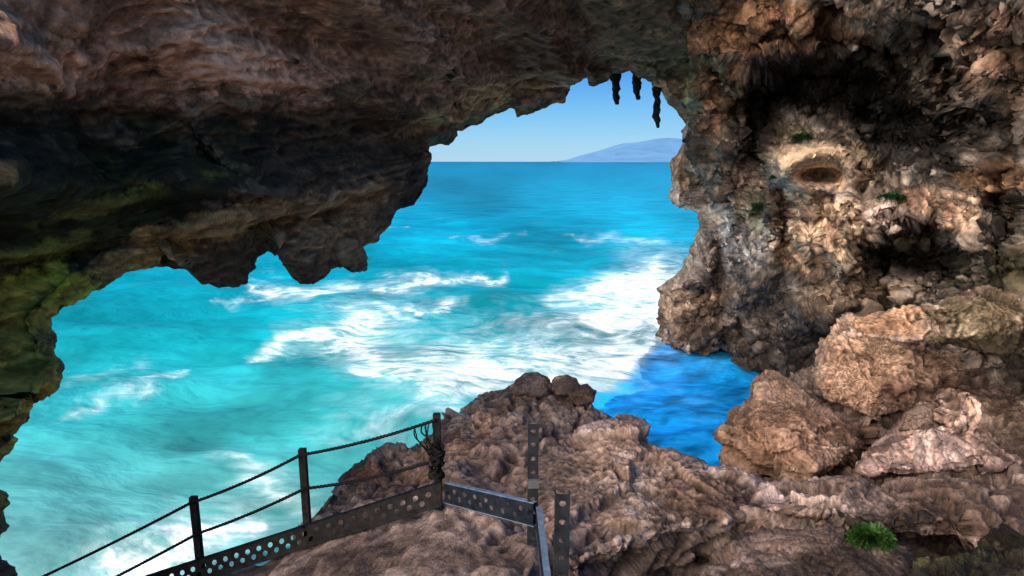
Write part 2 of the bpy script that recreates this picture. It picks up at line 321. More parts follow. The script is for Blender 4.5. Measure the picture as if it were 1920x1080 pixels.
# ================= BOULDERS
def rock(name,label,cat,outline,dtop,dbot,thick,tones=None,amp=.22,sc=1.25,n=180,base=(1.05,1.0,.96),mat=None,fine=.05,cuts=20,seed=1,front_only=False):
    ol=np.array(outline,float); cx,cy=ol[:,0].mean(),ol[:,1].mean(); nth=720
    rsd=resample(np.r_[ol,ol[:1]],nth+1)[:-1]
    kk=np.array([.25,.5,.25])
    for _ in range(4): rsd=np.stack([np.convolve(np.r_[rsd[-1:,j],rsd[:,j],rsd[:1,j]],kk,'valid') for j in (0,1)],-1)
    y0,y1=ol[:,1].min(),ol[:,1].max()
    # square grid folded onto the outline, so that the mesh is even everywhere
    a,b=np.meshgrid(np.linspace(-1,1,n),np.linspace(-1,1,n)); a=a+1e-9; b=b+2e-9
    r=np.maximum(np.abs(a),np.abs(b))
    ph=np.where(np.abs(a)>=np.abs(b),(math.pi/4)*b/a+np.where(a<0,math.pi,0),math.pi/2-(math.pi/4)*a/b+np.where(b<0,math.pi,0))
    k=(ph%(2*math.pi))/(2*math.pi)*nth; k0=np.floor(k).astype(int)%nth; fr=(k-np.floor(k))[...,None]; R=rsd[k0]*(1-fr)+rsd[(k0+1)%nth]*fr
    px=cx+(R[...,0]-cx)*r; py=cy+(R[...,1]-cy)*r; dp=dtop+(dbot-dtop)*(py-y0)/(y1-y0); pr=(1-np.minimum(r,1)**3.6)**.55
    PP=[at(px,py,dp-thick*pr),at(px,py,dp+.8*thick*pr)]
    rg=np.random.RandomState(seed+int(cx)); C=(PP[0].mean((0,1))+PP[1].mean((0,1)))/2
    for k_ in range(cuts):      # broken flat faces
        m_=rg.normal(size=3); m_/=np.linalg.norm(m_)
        if m_[1]>.2: m_[1]=-m_[1]
        front=-m_[1]*.85+m_[2]*.5>.5
        if front_only and not front: continue
        hq=np.quantile((PP[0]-C)@m_,rg.uniform(.58,.82) if front else rg.uniform(.94,.985))
        PP=[p-m_*(np.maximum(0,(p-C)@m_-hq)*.95)[...,None] for p in PP]
    if not front_only:
        lx,hx,ly,hy=rsd[:,0].min(),rsd[:,0].max(),rsd[:,1].min(),rsd[:,1].max(); qq=[proj(p) for p in PP]
        x0,x1=min(q[0].min() for q in qq),max(q[0].max() for q in qq); v0,v1=min(q[1].min() for q in qq),max(q[1].max() for q in qq)
        PP=[at(lx+(q[0]-x0)/(x1-x0)*(hx-lx),ly+(q[1]-v0)/(v1-v0)*(hy-ly),p[...,1]) for p,q in zip(PP,qq)]
    rimm=np.zeros((n,n),bool); rimm[0]=rimm[-1]=True; rimm[:,0]=rimm[:,-1]=True
    big=amp>.06
    def step(PP,*ar):
        NNs=[]
        for p in PP:
            m_=smooth_n(gnormals(p),4)
            if ((p-C)*m_).sum(-1).mean()<0: m_=-m_
            NNs.append(m_)
        mr=NNs[0]+NNs[1]; mr/=np.linalg.norm(mr,axis=-1)[...,None]+1e-6
        for m_ in NNs: m_[rimm]=mr[rimm]
        return [disp(p,m_,*ar) for p,m_ in zip(PP,NNs)]
    PP=step(PP,amp,sc,(1,1,1),0,.7,.75,.3,.5 if big else 0); PP=step(PP,amp*.30,sc*.42,(1,1,1),.3,.8,.1,.5,.3 if big else 0); PP=step(PP,fine*.8,.2,(1,1,1),.7,.85,0,.6)
    mean=(PP[0]+PP[1])/2
    for p in PP: p[rimm]=mean[rimm]
    V=np.concatenate([p.reshape(-1,3) for p in PP]); T=np.concatenate([blobs(*proj(p),base,tones or []).reshape(-1,3) for p in PP])
    Fc=np.concatenate([gridfaces(n,n),gridfaces(n,n)[:,::-1]+n*n])
    me=mesh_from(name,V,Fc,True,{'tone':T})
    bm=bmesh.new(); bm.from_mesh(me); bm.verts.ensure_lookup_table()
    ri=np.where(rimm.ravel())[0]; bmesh.ops.remove_doubles(bm,verts=[bm.verts[int(i)] for i in ri]+[bm.verts[int(i+n*n)] for i in ri],dist=1e-5)
    bmesh.ops.recalc_face_normals(bm,faces=bm.faces); bm.to_mesh(me); bm.free()
    return tag(link(name,me,mat or M_fore),label,cat)
rock('rock_outcrop','large brown rock outcrop rising from the sea behind the railing','rock',[(560,1010),(588,955),(625,905),(690,866),(765,838),(816,816),(832,798),(852,774),(904,754),(922,740),(960,724),(1000,718),(1050,720),(1104,730),(1116,748),(1142,784),(1140,830),(1110,900),(1050,960),(900,1000),(750,1020)],10.2,6.0,.6,[(980,745,120,30,0,(.68,.6,.54),.8),(870,850,200,60,0,(1.2,.93,.70),.8),(680,900,70,40,0,(1.05,.8,.6),.7)],.2,1.15,n=220,cuts=0,front_only=True)
rock('boulder','rounded grey stone perched on the top of the outcrop, the larger of the two','boulder',[(960,738),(964,712),(985,699),(1008,698),(1026,708),(1036,724),(1030,742),(1000,748)],9.75,9.4,.3,None,.04,.4,70,(.58,.54,.52),None,.02,3)
rock('boulder','small grey stone perched on the outcrop, right of the larger stone','boulder',[(1030,730),(1038,708),(1060,704),(1078,710),(1086,728),(1070,742),(1044,742)],9.75,9.4,.24,None,.03,.35,70,(.62,.58,.55),None,.02,3)
rock('boulder','low stone on the right end of the outcrop crest','boulder',[(1064,746),(1076,724),(1100,720),(1118,732),(1118,754),(1084,760)],9.7,9.3,.25,None,.03,.35,70,(.6,.53,.48),None,.02,3)
rock('boulder','big brown boulder just right of the tall perforated post','boulder',[(945,1000),(988,920),(1032,866),(1095,806),(1125,791),(1178,790),(1200,802),(1216,826),(1256,834),(1300,848),(1338,866),(1374,890),(1408,906),(1420,970),(1390,1035),(1330,1075),(1200,1095),(1080,1095),(1000,1070)],7.8,4.6,.6,[(1310,940,90,60,0,(.36,.26,.2),.88),(1180,850,120,44,0,(1.4,1.22,1.08),.75),(1100,960,90,50,0,(.75,.59,.49),.75)],cuts=3,front_only=True,n=210,seed=4)
rock('boulder','red brown pointed boulder at the right edge of the blue inlet','boulder',[(1338,890),(1346,806),(1373,770),(1405,751),(1410,712),(1432,695),(1455,705),(1498,734),(1528,746),(1588,788),(1636,802),(1634,842),(1594,882),(1500,905),(1380,908)],9.8,7.6,1.1,[(1470,820,130,70,0,(.95,.7,.54),.85),(1605,850,50,50,0,(.35,.26,.21),.85)],cuts=7,front_only=True,base=(1.0,.82,.68))
rock('boulder','pale pinkish grey sloping boulder on the right, below the mossy slab','boulder',[(1600,884),(1618,852),(1658,823),(1704,806),(1734,788),(1794,776),(1812,708),(1864,694),(1925,727),(2010,768),(2010,876),(1880,880),(1760,886),(1660,890)],8.8,6.9,1.0,[(1700,840,130,50,0,(1.6,1.44,1.46),.9),(1850,740,80,70,0,(1.35,1.1,.92),.8)],cuts=10,front_only=True,base=(1.25,1.1,1.05))
rock('boulder','tall tan boulder leaning against the foot of the cliff','boulder',[(1522,722),(1538,670),(1560,614),(1592,594),(1628,617),(1700,645),(1790,668),(1804,705),(1782,756),(1720,775),(1640,786),(1574,768),(1534,746)],12.0,9.9,1.2,[(1600,680,100,70,0,(1.8,1.5,1.22),.9),(1740,730,80,40,0,(.6,.47,.4),.85)],cuts=10,front_only=True,base=(1.2,1.02,.88))
rock('rock_slab','flat grey green slab jutting out above the tan boulder','rock slab',[(1592,605),(1640,584),(1700,572),(1760,548),(1850,540),(1980,540),(2020,610),(1920,652),(1815,660),(1720,645),(1655,629)],10.2,9.0,.6,[(1850,595,150,40,0,(.48,.48,.34),.9),(1660,600,80,30,0,(1.6,1.2,.88),.85),(1880,648,120,24,0,(.13,.13,.08),.92)],.14,.8,cuts=10)
rock('boulder','small rounded stone wedged between the pale boulder and the tan boulder','boulder',[(1684,806),(1693,772),(1720,753),(1752,755),(1768,775),(1752,802),(1715,814)],8.2,8.0,.3,None,.04,.4,80,(.8,.72,.68),None,.03,5)
rock('rock_ledge','long rough ledge of grey brown rock behind the fern','rock',[(1385,950),(1408,910),(1480,900),(1600,902),(1800,897),(2000,888),(2020,1010),(1800,1015),(1650,1000),(1560,996),(1450,1015),(1395,1006)],7.0,5.2,.6,[(1480,915,110,30,0,(1.35,1.25,1.25),.85),(1820,960,180,60,0,(.38,.31,.26),.9),(1620,985,120,26,0,(.3,.26,.21),.85)],.18,.9,cuts=6,front_only=True,base=(.95,.88,.86))
rock('boulder','dark grey rock at the bottom edge, left of the fern','boulder',[(1298,1075),(1336,1042),(1440,1006),(1560,990),(1640,1012),(1720,1030),(1735,1115),(1500,1155),(1300,1145)],4.9,4.0,.4,[(1520,1078,210,56,0,(.17,.145,.13),.96),(1400,1030,110,26,0,(.9,.8,.77),.75)],.12,.8,cuts=6,front_only=True,base=(.6,.53,.5))
rock('boulder','dark mossy rounded boulder in the bottom right corner','boulder',[(1676,1105),(1736,1040),(1800,1008),(1880,998),(2000,1002),(2020,1165),(1680,1165)],4.2,3.6,.45,[(1840,1070,240,120,0,(.08,.082,.045),1.),(1780,1040,70,16,-15,(.18,.22,.07),.8),(1880,1060,60,14,0,(.04,.04,.025),.8)],.14,.5,cuts=6,fine=.07)

# ================= STALACTITES
def stalactite(label,pts,depth,seed):
    pl=resample(pts,44); n=18; V=[]
    for k,(px,py,r) in enumerate(pl):
        c=A(px,py,depth); R=r*depth/F
        for j in range(n):
            a=2*math.pi*j/n; p=c+np.array([math.cos(a)*R,math.sin(a)*R,0]); V.append(p)
    V=np.array(V).reshape(44,n,3); ctr=V.mean(1,keepdims=True)
    kb=1+.45*perlin(np.c_[ctr[:,0]*5+seed*3])[:,None,None]
    w=kb+.6*fbm((V*5+seed).reshape(-1,3),4).reshape(44,n,1); V=ctr+(V-ctr)*np.clip(w,.35,2)
    V=V+np.stack([.05*perlin(ctr[:,0]*4+seed),.05*perlin(ctr[:,0]*4+seed+9),0*ctr[:,0,0]],-1)[:,None]
    Fc=gridfaces(44,n,True).tolist(); Fc.append([43*n+j for j in range(n)])
    tag(link('stalactite',mesh_from('stalactite',V,Fc,True,{'tone':np.ones((44*n,3))*np.array((.14,.125,.12))}),M_ceil),label,'stalactite')
stalactite('short thick stalactite hanging left of the other two at the top of the arch',[(1152,105,13),(1153,140,10),(1154,160,7),(1156,180,6),(1157,196,3)],18.6,1)
stalactite('stubby middle stalactite at the top of the arch',[(1192,105,14),(1194,140,10),(1194,160,6),(1196,176,5),(1196,187,3)],18.8,2)
stalactite('long thin stalactite nearest the cliff, drooping lowest of three',[(1230,120,12),(1231,165,8),(1232,185,5),(1230,205,5),(1233,226,5),(1232,240,2)],18.9,3)

# ================= SEA
pys=np.r_[np.linspace(1500,1100,90),np.linspace(1099,312,720),[310,308.5,307.5,306.5,305.8,305.2,304.7,304.3,304,303.75,303.55,303.4,303.3]]
Yr=np.minimum(sea_Y(pys),38000); aa=np.linspace(-1.35,1.35,620)
Yg=Yr[:,None]+0*aa[None]; Xg=aa[None]*(Yg+3.5)
SPX=960+Xg/Yg*(F*CP-(pys[:,None]-540)*SP); SPY=pys[:,None]+0*Xg
q=np.c_[Xg.ravel(),Yg.ravel(),0*Xg.ravel()]
att=(sstep(140,30,Yg))
wv=.48*perlin(q*np.array([.10,.22,1])+3)+.20*perlin(q*np.array([.3,.7,1])+9)+.06*fbm(q*np.array([1.0,1.9,1])+2,3)
Zg=wv.reshape(Xg.shape)*att
fm=np.zeros_like(Xg)
wq=np.c_[SPX.ravel()/130,SPY.ravel()/60,0*SPX.ravel()]
wx=(fbm(wq,5,.6)*50).reshape(Xg.shape); wy=(fbm(wq+40,5,.6)*26).reshape(Xg.shape)
ux,uy=SPX+wx,SPY+wy
def foamline(pl,s):
    global fm
    pl=np.array(pl,float); best=np.zeros_like(fm)
    for (x0,y0,w0),(x1,y1,w1) in zip(pl[:-1],pl[1:]):
        dx,dy=x1-x0,y1-y0; t=np.clip(((ux-x0)*dx+(uy-y0)*dy)/(dx*dx+dy*dy),0,1)
        dd=np.sqrt((ux-x0-t*dx)**2*.6+(uy-y0-t*dy)**2*1.6)/(w0+(w1-w0)*t)
        best=np.maximum(best,np.exp(-dd**1.4*.9))
    fm=1-(1-fm)*(1-best*s)
foamline([(430,545,8),(540,553,17),(640,545,21),(760,532,16),(850,528,12),(950,516,9)],.64)
foamline([(480,650,10),(570,632,22),(680,612,30),(780,588,22),(860,577,12)],.62)
foamline([(560,640,20),(660,650,34),(740,690,50),(840,705,48),(930,690,42)],.60)
foamline([(600,650,50),(800,660,75),(1000,650,70)],.14)
foamline([(690,700,20),(790,735,24),(900,735,26)],.5)
foamline([(930,690,40),(1030,665,42),(1120,640,48),(1200,600,55),(1250,560,50)],.64)
foamline([(1040,556,14),(1120,535,24),(1200,520,32),(1260,512,30)],.72)
foamline([(1100,590,26),(1180,575,40),(1260,590,46)],.74)
foamline([(1160,545,26),(1240,540,30)],.45)
foamline([(1000,720,26),(1090,700,40),(1180,680,42),(1260,655,40)],.76)
foamline([(1180,720,30),(1260,730,40),(1340,790,40)],.45)
foamline([(120,775,12),(190,748,18),(270,718,16),(360,690,9)],.44)
foamline([(420,850,16),(480,880,28),(560,925,30)],.52)
foamline([(190,1085,40),(270,1040,52),(360,990,42),(440,960,28)],.92)
foamline([(880,458,6),(960,452,8)],.36); foamline([(1080,440,8),(1150,448,12),(1240,452,10)],.42); foamline([(700,440,3),(760,436,4)],.4)
foamline([(700,790,16),(820,770,20),(920,745,20)],.4)
foamline([(640,800,30),(720,830,30)],.25); foamline([(150,690,20),(240,680,20)],.2); foamline([(960,600,30),(1060,590,30)],.3)
kd=np.log(np.clip(Yg,5,30000))
kx=np.log([8,11,15,22,35,60,130,600,6000,30000])
cols=np.array([(.15,.30,.29),(.075,.275,.27),(.024,.235,.245),(.004,.19,.215),(.0012,.17,.22),(.001,.172,.25),(.001,.156,.24),(.001,.13,.215),(.001,.092,.17),(.002,.075,.145)])
wc=np.stack([np.interp(kd,kx,cols[:,j]) for j in range(3)],-1)
pn=fbm(np.c_[SPX.ravel()/260,SPY.ravel()/80,0*SPX.ravel()],4).reshape(Xg.shape)
wc=wc*np.clip(1+.45*pn,.65,1.6)[...,None]
pn2=fbm(np.c_[SPX.ravel()/60+SPY.ravel()/60,SPY.ravel()/25,0*SPX.ravel()+3],5,.6).reshape(Xg.shape)
# cliff shadow on the inlet painted into the water: deep blue, foam thinned
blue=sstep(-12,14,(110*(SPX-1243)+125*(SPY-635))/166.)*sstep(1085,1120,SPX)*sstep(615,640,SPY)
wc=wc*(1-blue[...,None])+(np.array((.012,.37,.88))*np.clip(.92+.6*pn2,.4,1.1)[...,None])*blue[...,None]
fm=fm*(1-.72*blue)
m,nt,b=newmat('sea_water'); L=nt.links
tc=N(nt,'ShaderNodeTexCoord'); vc=N(nt,'ShaderNodeVertexColor',layer_name='water'); fo=N(nt,'ShaderNodeVertexColor',layer_name='foam')
def math_(op,a,b_=None,c=None):
    x=N(nt,'ShaderNodeMath',operation=op)
    for i_,vv in enumerate((a,b_,c)):
        if vv is None: continue
        if hasattr(vv,'links'): L.new(vv,x.inputs[i_])
        else: x.inputs[i_].default_value=vv
    return x.outputs[0]
# slow eddies bend the streaks
ed_=N(nt,'ShaderNodeTexNoise',Scale=.13,Detail=2.,Roughness=.5); L.new(tc.outputs['Object'],ed_.inputs['Vector'])
vs=N(nt,'ShaderNodeVectorMath',operation='MULTIPLY_ADD'); L.new(ed_.outputs['Color'],vs.inputs[0]); vs.inputs[1].default_value=(6,6,0); L.new(tc.outputs['Object'],vs.inputs[2])
mp=N(nt,'ShaderNodeMapping'); mp.inputs['Scale'].default_value=(.5,1.0,1); mp.inputs['Rotation'].default_value=(0,0,.45); L.new(vs.outputs[0],mp.inputs['Vector'])
n1=N(nt,'ShaderNodeTexNoise',Scale=1.4,Detail=7.,Roughness=.64,Distortion=1.4); L.new(mp.outputs[0],n1.inputs['Vector'])
n2=N(nt,'ShaderNodeTexNoise',Scale=.35,Detail=6.,Roughness=.55,Distortion=.6); L.new(mp.outputs[0],n2.inputs['Vector'])
n3=N(nt,'ShaderNodeTexNoise',Scale=.8,Detail=6.,Roughness=.58,Distortion=1.4); L.new(mp.outputs[0],n3.inputs['Vector'])
sep=N(nt,'ShaderNodeSeparateColor'); L.new(fo.outputs['Color'],sep.inputs[0])
fil=math_('SUBTRACT',1.0,math_('MULTIPLY',math_('ABSOLUTE',math_('SUBTRACT',n3.outputs[0],.5)),8.0))
fil=math_('MAXIMUM',fil,0.0)
body=ramp(nt,n1.outputs[0],[(.33,0.),(.70,1.)])
tex=math_('ADD',math_('MULTIPLY',body,1.05),math_('MULTIPLY',fil,.4))
raw=math_('ADD',math_('MULTIPLY',sep.outputs[0],math_('ADD',math_('MULTIPLY',tex,1.0),.05)),math_('MULTIPLY',math_('POWER',sep.outputs[0],3.0),.40))
raw=math_('ADD',raw,math_('MULTIPLY',fil,.012))
fr=ramp(nt,raw,[(.05,0.),(.38,.20),(.74,.64),(1.04,.97)])
wcol=mixc(nt,vc.outputs['Color'],ramp(nt,n2.outputs[0],[(.3,.74),(.7,1.22)]))
foamcol=mixc(nt,(.80,.83,.84),vc.outputs['Color'],.08,'MIX')
c=mixc(nt,wcol,foamcol,fr,'MIX'); L.new(c,b.inputs['Base Color'])
L.new(ramp(nt,fr,[(0.,.35),(.6,.8)]),b.inputs['Roughness']); b.inputs['Specular IOR Level'].default_value=.02; b.inputs['IOR'].default_value=1.33
w1=N(nt,'ShaderNodeTexNoise',Scale=2.2,Detail=5.,Roughness=.6); L.new(mp.outputs[0],w1.inputs['Vector'])
w2=N(nt,'ShaderNodeTexNoise',Scale=.12,Detail=6.,Roughness=.6); L.new(mp.outputs[0],w2.inputs['Vector'])
hh=math_('ADD',math_('MULTIPLY',w1.outputs[0],.12),math_('MULTIPLY',w2.outputs[0],1.3))
bp=N(nt,'ShaderNodeBump',Strength=.7,Distance=1.0); L.new(hh,bp.inputs['Height']); L.new(bp.outputs[0],b.inputs['Normal'])
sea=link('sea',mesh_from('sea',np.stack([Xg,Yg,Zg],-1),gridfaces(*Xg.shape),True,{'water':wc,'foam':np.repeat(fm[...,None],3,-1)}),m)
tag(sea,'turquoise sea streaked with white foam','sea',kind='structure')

# ================= DISTANT HILL
ridge=resample([(1040,303),(1065,300),(1090,291),(1120,283),(1150,274),(1170,268),(1195,266),(1225,261),(1255,258),(1290,262),(1340,252),(1400,262),(1500,285),(1600,302)],160)
Yh=9000.; top=at(ridge[:,0],ridge[:,1],np.full(160,Yh)); 
rows=[]
for t_ in np.linspace(0,1,24):
    r=top.copy(); r[:,2]=-5+(top[:,2]+5)*(1-t_)**1.2; r[:,1]=Yh-1800*t_
    nz=fbm(np.c_[r[:,0]/260,r[:,1]/260,0*r[:,0]],5); r[:,2]+=nz*28*math.sin(math.pi*min(t_+.1,1)); rows.append(r)
bk=top.copy(); bk[:,1]+=2500; bk[:,2]=-5; rows=[bk]+rows
m,nt,b=newmat('hazy_hill'); b.inputs['Roughness'].default_value=1
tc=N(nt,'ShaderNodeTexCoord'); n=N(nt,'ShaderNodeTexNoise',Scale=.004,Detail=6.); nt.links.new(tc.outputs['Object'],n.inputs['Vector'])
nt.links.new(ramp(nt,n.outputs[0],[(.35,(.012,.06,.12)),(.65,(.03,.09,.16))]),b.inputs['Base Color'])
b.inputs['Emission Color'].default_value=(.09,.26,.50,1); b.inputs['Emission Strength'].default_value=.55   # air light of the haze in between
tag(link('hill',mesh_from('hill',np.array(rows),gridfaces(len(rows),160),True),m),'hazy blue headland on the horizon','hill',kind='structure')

# ================= RAILING
UP=np.array([0,0,1.])
def box(V,Fc,c,ax,ay,az):
    k=len(V); c=np.array(c)
    for sx in (-1,1):
        for sy in (-1,1):
            for sz in (-1,1): V.append(c+ax*sx+ay*sy+az*sz)
    for f in ((0,1,3,2),(4,6,7,5),(0,4,5,1),(2,3,7,6),(0,2,6,4),(1,5,7,3)): Fc.append([k+i for i in f])
def holed(V,Fc,o,du,dv,nh,r,skip=()):
    (u_,cw),(v_,ch)=du,dv
    sq=[]; n=16
    for j in range(n):
        a=2*math.pi*j/n+math.pi/4; x,y=math.cos(a),math.sin(a); m_=max(abs(x),abs(y)); sq.append((x/m_*.5,y/m_*.5,x,y))
    for i in range(nh):
        c=o+u_*(cw*(i+.5))+v_*(ch*.5); k=len(V)
        for x,y,_,_ in sq: V.append(c+u_*x*cw+v_*y*ch)
        if i in skip: Fc.append([k+j for j in range(n)]); continue
        for _,_,x,y in sq: V.append(c+u_*x*r+v_*y*r)
        for j in range(n): Fc.append([k+j,k+(j+1)%n,k+n+(j+1)%n,k+n+j])
def quad(V,Fc,a,b_,c,d_):
    k=len(V); V+= [a,b_,c,d_]; Fc.append([k,k+1,k+2,k+3])
def finish(name,V,Fc,mat,parent,solid=0):
    me=mesh_from(name,np.array(V),Fc,False); o=link(name,me,mat,parent)
    bm=bmesh.new(); bm.from_mesh(me); bmesh.ops.remove_doubles(bm,verts=bm.verts,dist=1e-5); bmesh.ops.recalc_face_normals(bm,faces=bm.faces); bm.to_mesh(me); bm.free()
    if solid: md=o.modifiers.new('thickness','SOLIDIFY'); md.thickness=solid; md.offset=0
    return o
def toe_board(p0,p1,h,mat,parent,cell=.125,r=.028,label=None,edge=None,ch=.07):
    p0,p1=np.array(p0),np.array(p1); L_=np.linalg.norm(p1-p0); u_=(p1-p0)/L_; nrm=np.cross(u_,UP); nrm/=np.linalg.norm(nrm)
    v_=UP; V=[];Fc=[]; n=int(L_/cell)-1; cw=L_/(n+1); mrg=(h-2*ch)/2
    quad(V,Fc,p0,p1,p1+v_*mrg,p0+v_*mrg)
    a=p0+v_*mrg; holed(V,Fc,a,(u_,cw),(v_,ch),n,r); quad(V,Fc,a+u_*cw*n,p1+v_*mrg,p1+v_*(mrg+ch),a+u_*cw*n+v_*ch)
    a=p0+v_*(mrg+ch); quad(V,Fc,a,a+u_*cw*.5,a+u_*cw*.5+v_*ch,a+v_*ch); holed(V,Fc,a+u_*cw*.5,(u_,cw),(v_,ch),n,r); b_=a+u_*cw*(n+.5); quad(V,Fc,b_,b_+u_*cw*.5,b_+u_*cw*.5+v_*ch,b_+v_*ch)
    a=p0+v_*(mrg+2*ch); quad(V,Fc,a,a+u_*L_,a+u_*L_+v_*mrg,a+v_*mrg)
    o=finish('toe_board',V,Fc,mat,parent,.004)
    V=[];Fc=[]
    if nrm[1]<0: nrm=-nrm
    for z_ in (0,h): box(V,Fc,(p0+p1)/2+v_*(z_+(.004 if z_ else -.004))+nrm*.018,u_*L_/2,nrm*.021,v_*.003)
    finish('flange',V,Fc,edge or M_galv,o)
    if label:o['label']=label
    return o
def channel_post(base,top,w,mat,parent,name='post',holes=True,face=None,cell=.1,r=.018,label=None):
    base,top=np.array(base),np.array(top); top=np.array([base[0],base[1],top[2]]); hgt=top[2]-base[2]
    f=np.array(face if face is not None else [0,-1,0.]); f/=np.linalg.norm(f); s_=np.cross(UP,f)
    V=[];Fc=[]
    if holes:
        n=int(hgt/cell); ch=hgt/n; o=base-s_*w*.5
        holed(V,Fc,o,(UP,ch),(s_,w),n,r)
        ob=finish(name,V,Fc,mat,parent,.005)
        V=[];Fc=[]
        for sg in (-1,1): box(V,Fc,(base+top)/2+s_*sg*(w/2+.003)-f*w*.33,s_*.003,f*w*.36,UP*hgt/2)
        finish('flange',V,Fc,mat,ob)
    else:
        box(V,Fc,(base+top)/2,s_*w/2,f*.003,UP*hgt/2)
        box(V,Fc,(base+top)/2-f*w*.5+s_*(w/2-.003),s_*.003,f*(w*.5-.004),UP*hgt/2)
        ob=finish(name,V,Fc,mat,parent)
        V=[];Fc=[]; box(V,Fc,top-f*w*.4+UP*.006,s_*w*.5,f*w*.45,UP*.005); finish('cap',V,Fc,mat,ob)
    if label: ob['label']=label
    return ob
rail=bpy.data.objects.new('metal_railing',None); COL.objects.link(rail); 
tag(rail,'low steel railing with dark posts and perforated toe boards around the rocky path','railing')
T1,T2,T3,T4=A(360,936,5.6),A(565,846,5.4),A(818,780,5.2),A(1000,795,4.4)
T0=A(10,1108,5.85)
for T_,hh_ in ((T1,.9),(T2,.9),(T3,.92)):
    channel_post(T_-UP*hh_,T_,.062,M_dark,rail,holes=False)
p4=channel_post(T4-UP*.98,T4,.068,M_post,rail,label='tall perforated steel post')
V=[];Fc=[]; box(V,Fc,A(1000,905,4.4)+np.array([0,.02,0]),np.array([.041,0,0]),np.array([0,.05,0]),UP*.032); finish('tape_band',V,Fc,M_tape,p4)
h=.215
q3=A(830,948,5.12); q1=A(385,1086,5.5); q0=q1+(q1-q3)*.45; q2=A(828,948,5.12)
toe_board(q0,q2,h,M_dark,rail)
q4=A(1000,986,4.36); toe_board(A(834,942,5.12),q4,.18,M_galv,rail,label='short bluish steel toe board between the two tall posts',edge=M_edge,ch=.06,r=.024)
q5=np.array([.215,3.0,q4[2]-.02]); toe_board(q4+np.array([.02,-.05,0]),q5,.18,M_galv,rail,label='toe board running towards the viewer',edge=M_edge,ch=.06,r=.024)
for px,py,Y_ in ((838,925,5.08),(992,962,4.32),(566,990,5.3)):
    c=A(px,py,Y_); V=[c+np.array([math.cos(a)*.014,dy_,math.sin(a)*.014]) for dy_ in (-.012,.02) for a in np.linspace(0,2*math.pi,7)[:-1]]
    Fc=[[i,(i+1)%6,6+(i+1)%6,6+i] for i in range(6)]+[list(range(6)),list(range(6,12))]; finish('bolt',V,Fc,M_galv,rail)
pt=A(1055,927,3.2)
o=channel_post(pt-UP*1.1,pt,.070,M_post,None,name='metal_post',cell=.11,r=.018); tag(o,'short free standing perforated steel post nearest the camera','post')

def catrom(pts,n):
    pts=np.array(pts); pts=np.r_[2*pts[:1]-pts[1:2],pts,2*pts[-1:]-pts[-2:-1]]; out=[]
    for i in range(1,len(pts)-2):
        for t_ in np.linspace(0,1,n,endpoint=False):
            a,b_,c,d_=pts[i-1:i+3]; out.append(.5*((2*b_)+(c-a)*t_+(2*a-5*b_+4*c-d_)*t_**2+(3*b_-a-3*c+d_)*t_**3))
    out.append(pts[-2]); return np.array(out)
def tube(V,Fc,pts,r,n=10,twist=55):
    L_=np.r_[0,np.cumsum(np.linalg.norm(np.diff(pts,axis=0),axis=1))]; tg=np.gradient(pts,axis=0); k=len(V)
    for i,p in enumerate(pts):
        t_=tg[i]/(np.linalg.norm(tg[i])+1e-9); a=np.cross(t_,UP if abs(t_[2])<.9 else np.array([1.,0,0])); a/=np.linalg.norm(a); b_=np.cross(t_,a)
        for j in range(n):
            th=2*math.pi*j/n; rr=r*(.82+.22*math.cos(3*(th-L_[i]*twist))); V.append(p+(a*math.cos(th)+b_*math.sin(th))*rr)
    for i in range(len(pts)-1):
        for j in range(n): Fc.append([k+i*n+j,k+i*n+(j+1)%n,k+(i+1)*n+(j+1)%n,k+(i+1)*n+j])
def rope(label,pts,r):
    V=[];Fc=[]; tube(V,Fc,resample(pts,420),r); me=mesh_from('rope',np.array(V),Fc,True); tag(link('rope',me,M_rope),label,'rope')
def span(a,b_,s_):
    a,b_=np.array(a),np.array(b_); t_=np.linspace(0,1,24,endpoint=False)[:,None]; return a+(b_-a)*t_-UP*(4*s_*t_*(1-t_))
off=np.array([0,-.035,-.02])
pA=T0+off; pB=T1+off; pC=T2+off; pD=T3+off
rope('upper dark rope strung along the tops of the railing posts',np.concatenate([span(pA,pB,.018),span(pB,pC,.028),span(pC,pD,.03),pD[None]]),.016)
l0=A(10,1186,5.8); l1=A(371,1000,5.54); l2=A(571,916,5.34); lD=A(803,868,5.14)
rope('lower dark rope strung halfway up the railing posts',np.concatenate([span(l0,l1,.014),span(l1,l2,.022),span(l2,lD,.028),lD[None]]),.016)
V=[];Fc=[]
for k_ in range(6):
    x0=random.uniform(772,812); y0=803-(x0-765)*.25; x1=random.uniform(808,822); y1=random.uniform(845,885); dp=random.uniform(-.03,.02)
    ps=[A(x0,y0,5.14+dp)]
    for t_ in (.25,.5,.75):
        ss=t_*t_; ps.append(A(x0+(x1-x0)*ss+random.uniform(-3,3),y0+(y1-y0)*t_+random.uniform(-3,3),5.12+dp))
    ps.append(A(x1,y1,5.11)); tube(V,Fc,catrom(ps,10),random.uniform(.006,.010),6,30)
for k_ in range(20):
    c=A(818+random.uniform(-5,6),868+random.uniform(-28,24),5.12); a0=random.random()*6; ps=[c+np.array([math.cos(a0+a)*.042,math.sin(a0+a)*.045,math.sin(2*a+a0)*.022+.015*math.cos(a)]) for a in np.linspace(0,5.8,9)]
    tube(V,Fc,catrom(ps,8),.013,7,40)
tag(link('rope_tangle',mesh_from('rope_tangle',np.array(V),Fc,True),M_rope),'tangled bundle of black rope and netting knotted on the corner post','rope tangle')

